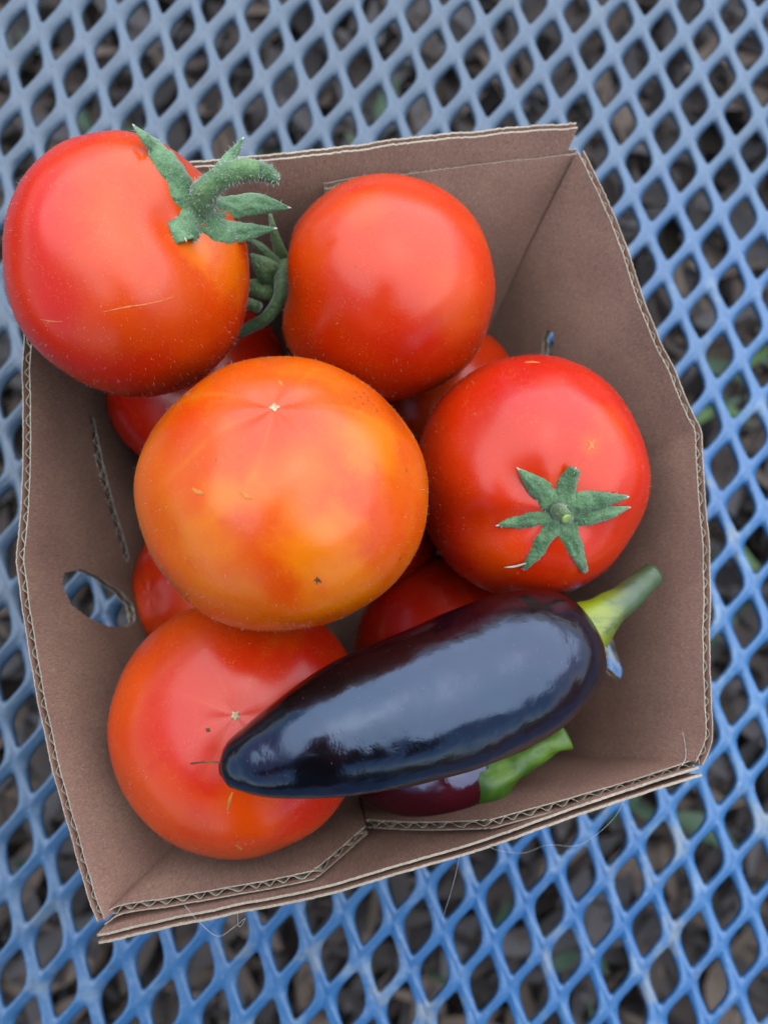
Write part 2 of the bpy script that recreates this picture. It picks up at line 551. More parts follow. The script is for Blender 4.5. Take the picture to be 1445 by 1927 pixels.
    def build(self, name, parent, cuts=(), flute='s', period=0.0046, crush=1.0, ns=220, ntt=46):
        lt = 0.00028 if flute == 's' else 0.00065; h = self.th / 2
        c = lambda v: (lambda s, t: np.full(len(s), v))
        inner = self.sheet(c(h - lt), c(h), ns, ntt, cuts, name, M_card, parent, M_edge)
        self.sheet(c(-h), c(-h + lt), ns, ntt, cuts, 'outer_liner', M_card, inner, M_edge)
        A = (h - lt * 1.4) * crush
        if flute == 's':
            def ph(s, t):
                am = np.array([0.80 + 0.30 * noise.noise((a * self.L * 160, self.seed, 0)) for a in s])
                sh = np.array([2.4 * noise.noise((a * self.L * 90, self.seed + 3, 0)) for a in s])
                return np.clip(am, 0.4, 1.0) * np.sin(2 * math.pi * s * self.L / period + sh)
            n1, n2 = max(60, int(self.L / period * 9)), 18
            if cuts: n2 = ntt
        else:
            ph = lambda s, t: np.sin(2 * math.pi * (t * self.H / period + 0.12 * np.sin(s * 9)))
            n1, n2 = 70, int(self.H / period * 9)
        mh = 0.00011
        if flute == 't': cuts = [[(-0.1, 0.93), (1.1, 0.93), (1.1, 1.3), (-0.1, 1.3)]]     # medium torn short at the rim
        self.sheet(lambda s, t: A * ph(s, t) - mh, lambda s, t: A * ph(s, t) + mh, n1, n2, cuts, 'fluting', M_flute, inner, M_edge)
        return inner

RZ = 0.088
def rimpts(pts, z=RZ): return np.array([W(p[0], p[1], p[2] if len(p) > 2 else z) for p in pts])
def basepts(rim, corners):
    """foot points for each rim point, running along the given foot corners by the rim's arc length"""
    d = np.concatenate([[0], np.cumsum(np.linalg.norm(np.diff(rim, axis=0), axis=1))]); d /= d[-1]
    return np.array([[np.interp(t, corners[0], [c[k] for c in corners[1]]) for k in range(3)] for t in d])
BZ = 0.0045
FL, FR = (-0.045, -0.072, BZ), (0.068, -0.0615, BZ)
BR, BL = (0.047, 0.094, BZ), (-0.079, 0.083, BZ)
box = empty('cardboard_box', (0, 0.01, 0.0005))
tag(box, 'open brown corrugated cardboard produce box holding tomatoes and peppers', 'box')
def build_box():
    tmp = empty('tmp')
    # side wall with the leaf-shaped hand hole and a tab slit, bulging at its middle crease
    rl = rimpts([(78, 350), (60, 500), (54, 660), (50, 860), (45, 980), (40, 1040), (41, 1075), (52, 1150), (78, 1310), (122, 1500), (168, 1670), (192, 1733)])
    wl = Wall(rl, basepts(rl, ([0, 0.52, 1], [BL, (-0.0745, 0.0, BZ), FL])), seed=1)
    cut = [[wl.inv(*p) for p in [(112, 1097), (118, 1079), (150, 1075), (186, 1085), (224, 1113), (247, 1143), (251, 1172), (236, 1180), (202, 1183), (165, 1165), (131, 1138)]],
           [wl.inv(*p) for p in [(163, 778), (168, 788), (184, 862), (208, 955), (238, 1046), (234, 1056), (226, 1040), (198, 960), (174, 865)]]]
    wl.build('side_wall', tmp, cut, ns=330, ntt=110)
    rr = rimpts([(1092, 284), (1130, 360), (1172, 462), (1216, 590), (1262, 700), (1298, 782), (1312, 808), (1316, 840), (1320, 930), (1327, 1090), (1331, 1250), (1335, 1370), (1331, 1405), (1316, 1438)])
    wr = Wall(rr, basepts(rr, ([0, 0.47, 1], [BR, (0.0735, 0.031, BZ), FR])), seed=2)
    cut = [[wr.inv(*p) for p in [(1112, 1160), (1150, 1178), (1163, 1212), (1176, 1262), (1171, 1283), (1150, 1268), (1125, 1244), (1105, 1215)]],
           [wr.inv(*p) for p in [(1024, 690), (1027, 640), (1035, 621), (1047, 624), (1046, 690)]]]
    wr.build('side_wall', tmp, cut, ns=330, ntt=110)
    # end panels (flutes run along them, crushed flat at the rim)
    rf = rimpts([(184, 1766), (300, 1741), (450, 1711), (600, 1679), (750, 1638), (900, 1590), (1050, 1537), (1200, 1489), (1318, 1452)], 0.0885)
    ef = Wall(rf, basepts(rf, ([0, 1], [(-0.0465, -0.0785, BZ), (0.0695, -0.0675, BZ)])), th=0.0026, seed=3, rough=0.0004)
    ef.build('end_wall', tmp, flute='t', ns=180, ntt=40)
    rb = rimpts([(1086, 238), (950, 246), (800, 260), (650, 277), (470, 299), (300, 318), (64, 345)], 0.0925)
    eb = Wall(rb, basepts(rb, ([0, 1], [(0.0485, 0.1000, BZ), (-0.0815, 0.0890, BZ)])), th=0.0026, seed=4, rough=0.0004)
    eb.build('end_wall', tmp, flute='t', ns=180, ntt=40)
    # corner flaps folded in from the side walls, cut away in a V at the middle of the front
    r1 = rimpts([(191, 1730), (228, 1708), (320, 1696), (430, 1678), (590, 1646), (705, 1620)], 0.086)
    f1 = Wall(r1, basepts(r1, ([0, 1], [(-0.0455, -0.0725, BZ), (-0.0015, -0.0690, BZ)])), seed=5)
    cut = [[f1.inv(590, 1648), f1.inv(708, 1548) + [0.05, 0], np.array([1.1, f1.inv(708, 1548)[1]]), np.array([1.1, 1.2]), np.array([f1.inv(590, 1648)[0], 1.2])]]
    f1.build('corner_flap', tmp, cut, ns=160, ntt=60)
    r2 = rimpts([(1308, 1432), (1200, 1468), (1060, 1512), (925, 1550), (820, 1580), (705, 1614)], 0.086)
    f2 = Wall(r2, basepts(r2, ([0, 1], [(0.0665, -0.0620, BZ), (-0.0005, -0.0688, BZ)])), seed=6)
    cut = [[f2.inv(925, 1551), np.array([0.985, f2.inv(712, 1545)[1]]), np.array([1.1, f2.inv(712, 1545)[1]]), np.array([1.1, 1.2]), np.array([f2.inv(925, 1551)[0], 1.2])]]
    f2.build('corner_flap', tmp, cut, ns=180, ntt=60)
    r3 = rimpts([(1086, 284), (980, 295), (860, 309), (740, 327), (610, 350)], 0.085)
    f3 = Wall(r3, basepts(r3, ([0, 1], [(0.0495, 0.0945, BZ), (-0.014, 0.0885, BZ)])), seed=7)
    f3.build('corner_flap', tmp, ns=140, ntt=40)
    r4 = rimpts([(80, 362), (180, 352), (300, 342), (385, 336)], 0.085)
    f4 = Wall(r4, basepts(r4, ([0, 1], [(-0.0780, 0.0835, BZ), (-0.040, 0.0855, BZ)])), seed=8)
    f4.build('corner_flap', tmp, ns=90, ntt=40)
    # floor of the box
    v, f = [], []
    q = [np.array(p) for p in (FL, FR, (0.0735, 0.031, BZ), BR, BL, (-0.0745, 0.0, BZ))]
    for z in (0.0008, 0.0030):
        v += [(p[0], p[1], z) for p in q]
    n = len(q)
    f = [tuple(range(n))[::-1], tuple(range(n, 2 * n))] + [(i, (i + 1) % n, (i + 1) % n + n, i + n) for i in range(n)]
    mesh_obj('base_panel', v, f, M_card, tmp, smooth=False)
    bpy.context.view_layer.update()
    for ch in list(tmp.children):
        ch.parent = box
        ch.matrix_parent_inverse = box.matrix_basis.inverted() if False else Matrix.Translation(box.location).inverted()
    bpy.data.objects.remove(tmp)
build_box()

# ------------------------------------------------------------------ tomatoes
def sphere_at(x, y, rho, r):
    v = np.array([(x - CX) / F, -(y - CY) / F, -1.0]); ct = 1 / np.linalg.norm(v)
    lo, hi = 0.05, 1.0
    for _ in range(60):
        D = (lo + hi) / 2; so = min(r / D, 0.9)
        if F * so / math.sqrt(max(ct * ct - so * so, 1e-6)) > rho: lo = D
        else: hi = D
    return C0 + (RC @ v) * ct * D
def hit_sphere(c, r, x, y):
    d = ray(x, y); d = d / np.linalg.norm(d)
    oc = C0 - c; b = oc @ d; q = b * b - (oc @ oc - r * r)
    t = -b - math.sqrt(max(q, 0))
    return C0 + d * t
class Tomato:
    def __init__(self, px, r, stem=None, blossom=None, oblate=0.86, ribs=5, rib=0.02, dimple=0.14, seed=0, mat=None, label='', group=None, spin=0.0, box=None):
        x, y, rho = px
        self.c = sphere_at(x, y, rho, r); self.r = r
        if stem is not None: ax = (hit_sphere(self.c, r, *stem) - self.c) if len(stem) == 2 else np.array(stem, float)
        else: ax = self.c - hit_sphere(self.c, r, *blossom)
        ax = Vector(ax).normalized()
        self.rot = ax.to_track_quat('Z', 'Y').to_matrix() @ Matrix.Rotation(spin, 3, 'Z')
        NA, NP = 96, 56
        v, f = [], []
        k = 1.0 / (0.5 + 0.5 * oblate)                      # keep the mean radius
        self.k = k
        for i in range(NP + 1):
            a = math.pi * i / NP
            for j in range(NA):
                p = 2 * math.pi * j / NA
                rb = 1 + rib * math.cos(ribs * p + 0.7 * math.sin(p + seed)) * (math.exp(-((a - 0.45) / 0.55) ** 2) + 0.45 * math.exp(-((math.pi - a) / 0.8) ** 2)) * math.sin(a) ** 0.5 * 1.5
                d = Vector((math.sin(a) * math.cos(p), math.sin(a) * math.sin(p), math.cos(a)))
                nz = 0.030 * noise.noise(d * 1.3 + Vector((seed * 3.1, seed, 0))) + 0.012 * noise.noise(d * 2.9 + Vector((seed, 4, seed)))
                R = r * k * (rb + nz)
                rr, zz = R * math.sin(a) ** 0.93, R * oblate * math.cos(a)
                zz -= r * dimple * math.exp(-(a / 0.34) ** 2)
                zz += r * 0.035 * math.exp(-((math.pi - a) / 0.22) ** 2)
                v.append((rr * math.cos(p), rr * math.sin(p), zz))
        for i in range(NP):
            for j in range(NA):
                q = (j + 1) % NA
                f.append((i * NA + j, (i + 1) * NA + j, (i + 1) * NA + q, i * NA + q))
        if box:                                             # no fruit is round: stretch it to the proportions seen
            x0, y0, x1, y1 = box
            Rm = np.array(self.rot); L = np.array(v)
            for _ in range(4):
                wv = L @ Rm.T
                c = ((wv + self.c) - C0) @ RC
                X, Y = c[:, 0] / -c[:, 2] * F + CX, c[:, 1] / c[:, 2] * F + CY
                sx, sy = (x1 - x0) / (X.max() - X.min()), (y1 - y0) / (Y.max() - Y.min())
                cc = (wv @ RC) * [sx, sy, math.sqrt(sx * sy)]
                L = (cc @ RC.T) @ Rm
                dep = (C0 - self.c) @ RC[:, 2]
                self.c = self.c + RC @ np.array([((x0 + x1) - (X.max() + X.min())) / 2 / F * dep, -((y0 + y1) - (Y.max() + Y.min())) / 2 / F * dep, 0])
            v = [tuple(q) for q in L]
        self.root = empty('tomato', tuple(self.c))
        tag(self.root, label, 'tomato', group)
        me = mesh_obj('fruit', v, f, mat, self.root)
        bm = bmesh.new(); bm.from_mesh(me.data)
        bmesh.ops.remove_doubles(bm, verts=bm.verts, dist=1e-6); bmesh.ops.recalc_face_normals(bm, faces=bm.faces)
        bm.to_mesh(me.data); bm.free()
        me.matrix_local = self.rot.to_4x4()
        self.fruit = me
        mw = Matrix.Translation(Vector(self.c)) @ self.rot.to_4x4()
        self.mw = mw
        self.bvh = BVHTree.FromPolygons([mw @ Vector(p) for p in v], f)
    def hit(self, x, y):
        d = Vector(ray(x, y)).normalized()
        h = self.bvh.ray_cast(Vector(C0), d)
        return (np.array(h[0]), np.array(h[1])) if h[0] is not None else (None, None)
    def local(self, p): return np.asarray(p) - self.c
    def scar(self, mat, rad=0.0011, sides=5):
        """corky blossom scar: a small raised star with a sunken middle"""
        pole = min(self.fruit.data.vertices, key=lambda q: q.co.z).co
        v, f = [], []
        rings = ((1.6, -0.00003), (1.0, 0.00018), (0.55, 0.00016), (0.25, -0.00002))
        N = sides * 4
        for s, h in rings:
            for i in range(N):
                a = 2 * math.pi * i / N
                q = rad * s * (1 + 0.28 * math.cos(sides * a + 0.4 * s))
                x, y = q * math.cos(a), q * math.sin(a)
                h0 = self.fruit.data
                v.append((x, y, pole.z - h + (q * q) / (2.4 * self.r)))
        for r_ in range(len(rings) - 1):
            for i in range(N):
                j = (i + 1) % N
                f.append((r_ * N + i, r_ * N + j, (r_ + 1) * N + j, (r_ + 1) * N + i))
        f.append(tuple((len(rings) - 1) * N + i for i in range(N)))
        o = mesh_obj('blossom_scar', v, f, mat, self.root)
        recalc(o)
        o.matrix_local = self.rot.to_4x4()

def strip(path, widths, nrm, th, cup=0.0, across=9, crinkle=0.0):
    """a leaf-like strip of real thickness along a 3-D path"""
    p = np.asarray(path); n = len(p)
    tg = np.gradient(p, axis=0); tg /= np.linalg.norm(tg, axis=1)[:, None]
    nr = np.asarray(nrm, float)
    if nr.ndim == 1: nr = np.tile(nr, (n, 1))
    sd_ = np.cross(tg, nr); sd_ /= np.linalg.norm(sd_, axis=1)[:, None]
    nn = np.cross(sd_, tg)
    v, f = [], []
    for side in (1, -1):
        for i in range(n):
            for k in range(across):
                u = -1 + 2 * k / (across - 1)
                edge = (1 - abs(u) ** 3)
                off = cup * widths[i] * (u * u) - 0.10 * widths[i] * math.exp(-(u / 0.18) ** 2) + crinkle * widths[i] * noise.noise((p[i][0] * 420, p[i][1] * 420, u * 2.2)) + side * th / 2 * (0.25 + 0.75 * edge) * min(1, widths[i] / 0.0008)
                v.append(p[i] + sd_[i] * widths[i] * u + nn[i] * off)
    B = n * across
    for i in range(n - 1):
        for k in range(across - 1):
            a = i * across + k
            f.append((a, a + 1, a + across + 1, a + across)); f.append((B + a, B + a + across, B + a + across + 1, B + a + 1))
        for k in (0, across - 1):
            a = i * across + k
            f.append((a, a + across, B + a + across, B + a))
    for i in (0, n - 1):
        for k in range(across - 1):
            a = i * across + k
            f.append((a, a + 1, B + a + 1, B + a))
    return v, f
def tube_mesh(path, radii, N=16, squash=None, lump=0.0, seed=0, cap_dip=0.0):
    p = np.asarray(path); n = len(p)
    tg = np.gradient(p, axis=0); tg /= np.linalg.norm(tg, axis=1)[:, None]
    ref = Vector((0.13, 0.21, 0.97))
    v, f = [], []
    for i in range(n):
        t = Vector(tg[i]); s = (ref - t * ref.dot(t)).normalized(); b = t.cross(s)
        for k in range(N):
            a = 2 * math.pi * k / N
            q = radii[i] * (1 + lump * noise.noise((i * 0.25, math.cos(a) * 1.5 + seed, math.sin(a) * 1.5)))
            v.append(Vector(p[i]) + s * math.cos(a) * q + b * math.sin(a) * q)
    for i in range(n - 1):
        for k in range(N):
            j = (k + 1) % N
            f.append((i * N + k, i * N + j, (i + 1) * N + j, (i + 1) * N + k))
    for i, sg in ((0, -1), (n - 1, 1)):
        c = len(v); v.append(Vector(p[i]) - Vector(tg[i]) * sg * cap_dip)
        for k in range(N):
            f.append((i * N + k, i * N + (k + 1) % N, c))
    return v, f
def local_obj(name, vf, mat, root, parent=None):
    """mesh given in world coordinates, stored relative to its thing's origin"""
    o3 = Vector(root.location)
    o = mesh_obj(name, [Vector(p) - o3 for p in vf[0]], vf[1], mat, parent or root)
    recalc(o)
    return o
def hairs(name, pts, nrms, L, wd, mat, root, parent):
    """short pale hairs standing on a surface, one triangle each"""
    v, f = [], []
    o3 = np.array(root.location)
    for p, n in zip(pts, nrms):
        d = np.array(n) + rng.normal(0, 0.35, 3); d /= np.linalg.norm(d)
        s = np.cross(d, rng.normal(0, 1, 3)); s /= np.linalg.norm(s)
        l = L * rng.uniform(0.5, 1.3)
        a = len(v)
        v += [p - s * wd - o3, p + s * wd - o3, p + d * l - o3]
        f.append((a, a + 1, a + 2))
    o = mesh_obj(name, v, f, mat, parent, smooth=False)
    o['kind'] = 'stuff'
    return o
def surf_samples(vf, count):
    v = np.array([list(q) for q in vf[0]]); tri = []
    for q in vf[1]:
        for k in range(1, len(q) - 1): tri.append((q[0], q[k], q[k + 1]))
    tri = np.array(tri)
    a, b, c = v[tri[:, 0]], v[tri[:, 1]], v[tri[:, 2]]
    n = np.cross(b - a, c - a); ar = np.linalg.norm(n, axis=1)
    i = rng.choice(len(tri), count, p=ar / ar.sum())
    u, w_ = rng.random(count), rng.random(count); sw = u + w_ > 1
    u[sw], w_[sw] = 1 - u[sw], 1 - w_[sw]
    p = a[i] + (b[i] - a[i]) * u[:, None] + (c[i] - a[i]) * w_[:, None]
    nn = n[i] / np.maximum(ar[i], 1e-12)[:, None]
    ctr = v.mean(axis=0)
    return p, nn

RED, ORG, SHD = srgb(226, 40, 12), srgb(238, 92, 8), srgb(240, 124, 16)
M_T1 = mat_tomato('tomato_skin_orange_red', 0.0325, srgb(236, 42, 4), srgb(242, 64, 2), srgb(246, 98, 2), 0.48, 0.3)
M_T2 = mat_tomato('tomato_skin_red_orange', 0.0315, srgb(236, 38, 4), srgb(242, 70, 2), srgb(242, 76, 3), 0.50, 1.7)
M_T3 = mat_tomato('tomato_skin_red', 0.0345, srgb(228, 26, 5), srgb(238, 58, 3), srgb(238, 62, 3), 0.54, 2.9)
M_T4 = mat_tomato('tomato_skin_orange', 0.0350, srgb(242, 72, 3), srgb(252, 122, 1), srgb(252, 140, 3), 0.39, 4.2, star=0.30, rays=7, tipred=0.55, gold=0.35)
M_T5 = mat_tomato('tomato_skin_orange_edge', 0.0360, srgb(230, 34, 10), srgb(244, 88, 3), srgb(246, 112, 4), 0.50, 5.1, star=0.12, rays=8, tipred=0.7)
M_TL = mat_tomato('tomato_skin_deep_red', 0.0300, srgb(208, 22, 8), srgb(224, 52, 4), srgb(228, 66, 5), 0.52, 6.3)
M_scar = mat_plain('corky_scar', srgb(214, 196, 150), 0.8)
M_sep = mat_green('sepal_green', srgb(56, 100, 54), srgb(96, 138, 88), srgb(30, 52, 36), 520)
M_stem = mat_green('stem_green', srgb(70, 112, 62), srgb(98, 134, 74), srgb(48, 78, 48), 420)
M_vine = mat_green('vine_green', srgb(52, 82, 36), srgb(84, 110, 52), srgb(34, 52, 28), 420)
M_cut = mat_plain('cut_stem_end', srgb(150, 178, 96), 0.6)
M_tip = mat_plain('dry_sepal_tip', srgb(214, 204, 190), 0.8)
M_fuzz = mat_plain('plant_hair', srgb(226, 228, 214), 0.6)

t1 = Tomato((240, 497, 238), 0.0325, box=(5, 245, 470, 748), stem=(372, 402), oblate=0.92, ribs=3, rib=0.03, dimple=0.13, seed=1, mat=M_T1, spin=0.6,
            label='orange-red tomato with a hairy green calyx and bent stem, perched on the box corner')
t2 = Tomato((733, 540, 204), 0.0315, box=(531, 326, 932, 757), stem=(-0.93, 0.06, 0.12), oblate=0.97, ribs=4, rib=0.025, seed=2, mat=M_T2,
            label='smooth red-orange tomato against the back wall, its stem end turned to the vine')
t3 = Tomato((1001, 893, 224), 0.0345, box=(778, 667, 1224, 1125), stem=(1058, 966), oblate=0.90, ribs=5, rib=0.022, dimple=0.10, seed=3, mat=M_T3, spin=0.3,
            label='bright red tomato with a flat star-shaped green calyx on top')
t4 = Tomato((530, 930, 268), 0.0350, box=(252, 670, 806, 1188), blossom=(507, 745), oblate=0.90, ribs=6, rib=0.015, seed=4, mat=M_T4,
            label='largest orange-yellow tomato with pale veins around its blossom scar, topmost of the pile')
t5 = Tomato((434, 1370, 240), 0.0360, box=(202, 1120, 690, 1618), blossom=(418, 1358), oblate=0.88, ribs=6, rib=0.012, seed=5, mat=M_T5,
            label='tomato with a pinhead blossom scar under the tip of the glossy black pepper')
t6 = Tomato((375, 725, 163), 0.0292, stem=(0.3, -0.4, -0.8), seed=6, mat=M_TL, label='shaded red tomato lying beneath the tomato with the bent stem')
t7 = Tomato((393, 1105, 142), 0.0268, stem=(0.6, 0.1, -0.6), seed=7, mat=M_T5, label='small orange tomato beside the hand hole, mostly hidden under the largest tomato')
t8 = Tomato((838, 745, 130), 0.0245, stem=(0.2, -0.5, -0.8), seed=8, mat=M_T2, label='small orange tomato peeking out behind the red tomato with the star calyx')
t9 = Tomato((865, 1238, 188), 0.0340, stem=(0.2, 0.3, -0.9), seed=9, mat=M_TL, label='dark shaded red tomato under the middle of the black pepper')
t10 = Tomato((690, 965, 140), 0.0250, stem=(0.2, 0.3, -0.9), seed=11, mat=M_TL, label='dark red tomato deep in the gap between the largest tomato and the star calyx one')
t4.scar(M_scar, 0.00062, 4)
t5.scar(M_scar, 0.00062, 5)

def ripening(t, spots):
    """patches of differently ripened skin at places on one fruit: (pixel x, y, radius in m, colour, strength)"""
    mt = t.fruit.data.materials[0]
    n = NT.__new__(NT); n.m, n.t = mt, mt.node_tree; n.b = n.t.nodes['Principled BSDF']
    lk = n.b.inputs['Base Color'].links[0]
    col = lk.from_socket
    nz = n.noise(110, 3, 0.6, dist=0.5)
    inv = t.mw.inverted()
    for x, y, r, c, st in spots:
        p = inv @ Vector(t.hit(x, y)[0])
        d = n.n('ShaderNodeVectorMath', operation='DISTANCE')
        n.t.links.new(n.coord(), d.inputs[0]); d.inputs[1].default_value = p
        dd = n.math('ADD', d.outputs['Value'], n.math('MULTIPLY', n.math('SUBTRACT', nz, 0.5), r * 1.1))
        col = n.mix(n.ramp(dd, r * 0.25, r, st, 0), col, c)
    n.t.links.new(col, n.b.inputs['Base Color'])
YEL, ORA, RDD = srgb(240, 132, 3), srgb(228, 78, 1), srgb(216, 32, 3)
ripening(t4, [(510, 800, 0.013, RDD, 0.45), (350, 800, 0.010, RDD, 0.4), (600, 1035, 0.013, YEL, 0.7), (405, 935, 0.007, YEL, 0.45), (385, 1010, 0.010, YEL, 0.5),
              (565, 915, 0.012, YEL, 0.3), (705, 830, 0.012, YEL, 0.55), (650, 1120, 0.013, YEL, 0.6), (760, 960, 0.010, ORA, 0.5)])
ripening(t5, [(455, 1540, 0.015, ORA, 0.8), (240, 1290, 0.013, ORA, 0.7), (300, 1500, 0.013, ORA, 0.6), (520, 1180, 0.012, ORA, 0.5)])
ripening(t2, [(860, 560, 0.015, ORA, 0.7), (680, 385, 0.010, ORA, 0.7), (590, 470, 0.008, ORA, 0.4)])
ripening(t3, [(1062, 905, 0.007, ORA, 0.6), (930, 1040, 0.012, ORA, 0.5), (1110, 838, 0.004, ORA, 0.7), (1150, 800, 0.010, ORA, 0.4)])
ripening(t1, [(435, 510, 0.012, srgb(246, 118, 4), 0.7), (365, 465, 0.007, srgb(246, 126, 6), 0.6), (215, 620, 0.012, ORA, 0.5), (330, 330, 0.008, ORA, 0.5)])

def sepal_on(t, name, pts, wpx, lift, parent, mat=M_sep, cup=-0.25, th=0.0007, tip=True, hair=220):
    """sepal drawn along pixels; each point sits on the fruit (plus lift) or, past its outline, keeps the last depth"""
    n = 20
    q = crom([(a, b, 0.0) for a, b in pts], n)
    last = None; out = []; nr = []
    for i in range(n):
        h, nn = t.hit(q[i, 0], q[i, 1])
        d = ray(q[i, 0], q[i, 1])
        if h is not None:
            depth = (h[2] - CAMH) / d[2]
            lastn = nn
            if last is not None and depth > last + 0.0035: depth = last + 0.0012   # do not follow the fruit over its shoulder
            dz = lift[0] + (lift[1] - lift[0]) * (i / (n - 1)) ** 1.5
            depth -= dz
        else:
            depth = last + 0.0006
        last = depth
        out.append(C0 + d * depth); nr.append(-d / np.linalg.norm(d) * 0.6 + lastn * 0.4)
    sc = np.array([np.linalg.norm(o - C0) / F for o in out])
    tt = np.linspace(0, 1, n)
    ws = np.interp(tt, np.linspace(0, 1, len(wpx)), wpx) * sc
    ws = ws * (1 + 0.13 * np.array([noise.noise((pts[-1][0] * 0.37, k_ * 0.9, 2.0)) for k_ in range(n)]))
    ws[-1] = max(ws[-1], 0.00012)
    vf = strip(out, ws, nr, th, cup, 9, 0.30)
    o = local_obj('sepal', vf, mat, t.root, parent)
    if tip:
        e, g = out[-1], out[-2]
        dirn = (e - g) / np.linalg.norm(e - g)
        tv = tube_mesh([e - dirn * 0.0006, e, e + dirn * 0.0005], [0.00024, 0.00026, 0.0001], 8)
        local_obj('sepal_tip', tv, M_tip, t.root, parent)
    if hair:
        p_, n_ = surf_samples(vf, hair)
        return o, (p_, n_)
    return o, None

# calyx of the perched tomato
cal = empty('calyx', (0, 0, 0)); cal.parent = t1.root
H1 = []
for pts, wpx, lift in (
        ([(362, 408), (338, 358), (316, 312), (288, 272), (252, 236)], [24, 34, 28, 15, 2], (0.0008, 0.0040)),
        ([(385, 378), (410, 335), (436, 295), (458, 260)], [16, 15, 12, 2], (0.0010, 0.0010)),
        ([(385, 395), (430, 390), (485, 382), (545, 391)], [24, 20, 18, 2], (0.0006, 0.0020)),
        ([(372, 408), (400, 430), (450, 436), (519, 430)], [26, 23, 15, 2], (0.0004, 0.0020)),
        ([(372, 398), (352, 420), (345, 440), (350, 452)], [34, 32, 26, 15], (0.0012, 0.0024))):
    o, hs = sepal_on(t1, 'sepal', pts, wpx, lift, cal)
    H1.append(hs)
h0, _ = t1.hit(372, 392)
zs = h0[2]
stem_path = crom(np.array([W(374, 392, zs - 0.0015), W(385, 362, zs + 0.0035), W(415, 335, zs + 0.0060), W(455, 320, zs + 0.0068), W(487, 322, zs + 0.0060)]), 22)
rad = np.interp(np.linspace(0, 1, 22), [0, 0.15, 0.45, 0.8, 1], [0.0042, 0.0037, 0.0027, 0.0026, 0.0024])
st = tube_mesh(stem_path, rad, 18, lump=0.12, cap_dip=-0.0003)
stem_o = local_obj('stem', st, M_stem, t1.root, cal)
st2 = tube_mesh(crom(np.array([W(484, 322, zs + 0.0060), W(505, 327, zs + 0.0052), W(524, 342, zs + 0.0040)]), 8), [0.0022, 0.0021, 0.0020, 0.0019, 0.0018, 0.0016, 0.0014, 0.0009], 14, lump=0.15)
local_obj('stem_end', st2, M_sep, t1.root, cal)
H1 += [surf_samples(st, 800), surf_samples(st2, 260)]
hairs('calyx_hair', np.vstack([h[0] for h in H1]), np.vstack([h[1] for h in H1]), 0.0012, 0.000045, M_fuzz, t1.root, cal)

# star calyx of the red tomato
cal3 = empty('calyx', (0, 0, 0)); cal3.parent = t3.root
H3 = []
for pts, wpx, lift in (
        ([(1058, 962), (1020, 925), (998, 905), (974, 882)], [27, 25, 17, 2], (0.0004, 0.0026)),
        ([(1058, 962), (1062, 925), (1072, 900), (1082, 882)], [27, 22, 18, 11], (0.0004, 0.0030)),
        ([(1058, 962), (1095, 945), (1140, 940), (1181, 935)], [27, 21, 14, 3], (0.0004, 0.0022)),
        ([(1058, 962), (1100, 970), (1140, 966), (1184, 955)], [27, 21, 14, 2], (0.0004, 0.0016)),
        ([(1058, 962), (1070, 1005), (1086, 1040), (1101, 1077)], [27, 19, 15, 5], (0.0004, 0.0014)),
        ([(1058, 962), (1025, 1005), (1008, 1040), (986, 1071)], [27, 21, 16, 5], (0.0004, 0.0014)),
        ([(1058, 962), (1015, 968), (975, 980), (935, 989)], [27, 22, 16, 2], (0.0004, 0.0008))):
    o, hs = sepal_on(t3, 'sepal', pts, wpx, lift, cal3, hair=130)
    H3.append(hs)
h0, _ = t3.hit(1055, 962)
zs = h0[2]
st = tube_mesh(crom(np.array([W(1048, 955, zs - 0.001), W(1052, 962, zs + 0.0025), W(1066, 977, zs + 0.0062)]), 10), np.interp(np.linspace(0, 1, 10), [0, 0.3, 1], [0.0034, 0.0021, 0.0019]), 16, lump=0.1, cap_dip=0.0002)
local_obj('stem', st, M_vine, t3.root, cal3)
ce = W(1066, 977, zs + 0.0063); cd = np.array(W(1066, 977, zs + 0.0062)) - W(1055, 965, zs + 0.0033); cd /= np.linalg.norm(cd)
local_obj('cut_end', tube_mesh([ce - cd * 0.0003, ce, ce + cd * 0.00015], [0.0013, 0.0013, 0.0009], 14), M_cut, t3.root, cal3)
H3.append(surf_samples(st, 80))
hairs('calyx_hair', np.vstack([h[0] for h in H3]), np.vstack([h[1] for h in H3]), 0.0008, 0.00004, M_fuzz, t3.root, cal3)
# dry wisp at one sepal
wz = t3.hit(965, 1066)[0][2]
local_obj('dry_wisp', tube_mesh(crom(np.array([W(948, 1068, wz + 0.0002), W(968, 1066, wz + 0.0012), W(990, 1060, wz + 0.0022)]), 8), [0.00012, 0.0002, 0.00028, 0.0003, 0.0003, 0.00028, 0.0002, 0.0001], 8), M_tip, t3.root)

# stalk and sepals at the stem end of the smooth tomato (between it and the perched one)
cal2 = empty('calyx', (0, 0, 0)); cal2.parent = t2.root
H2 = []
def p2(pts): return np.array([W(*p) for p in pts])
def sep2(pts, wds):
    q = crom(p2(pts), 12)
    vf = strip(q, np.interp(np.linspace(0, 1, 12), np.linspace(0, 1, len(wds)), wds), np.array([-0.1, -0.2, 1.0]), 0.0007, -0.3)
    local_obj('sepal', vf, M_vine, t2.root, cal2); H2.append(surf_samples(vf, 70))
sep2([(532, 490, 0.080), (524, 465, 0.083), (515, 435, 0.086), (508, 402, 0.088)], [0.0022, 0.0016, 0.0011, 0.0005])
sep2([(528, 505, 0.080), (505, 480, 0.083), (487, 462, 0.084), (462, 448, 0.083)], [0.0020, 0.0015, 0.0012, 0.0003])
sep2([(530, 530, 0.079), (505, 512, 0.083), (488, 494, 0.084), (472, 478, 0.084)], [0.0034, 0.0040, 0.0030, 0.0004])
sep2([(530, 545, 0.077), (505, 542, 0.080), (480, 540, 0.080), (462, 536, 0.079)], [0.0030, 0.0034, 0.0030, 0.0018])
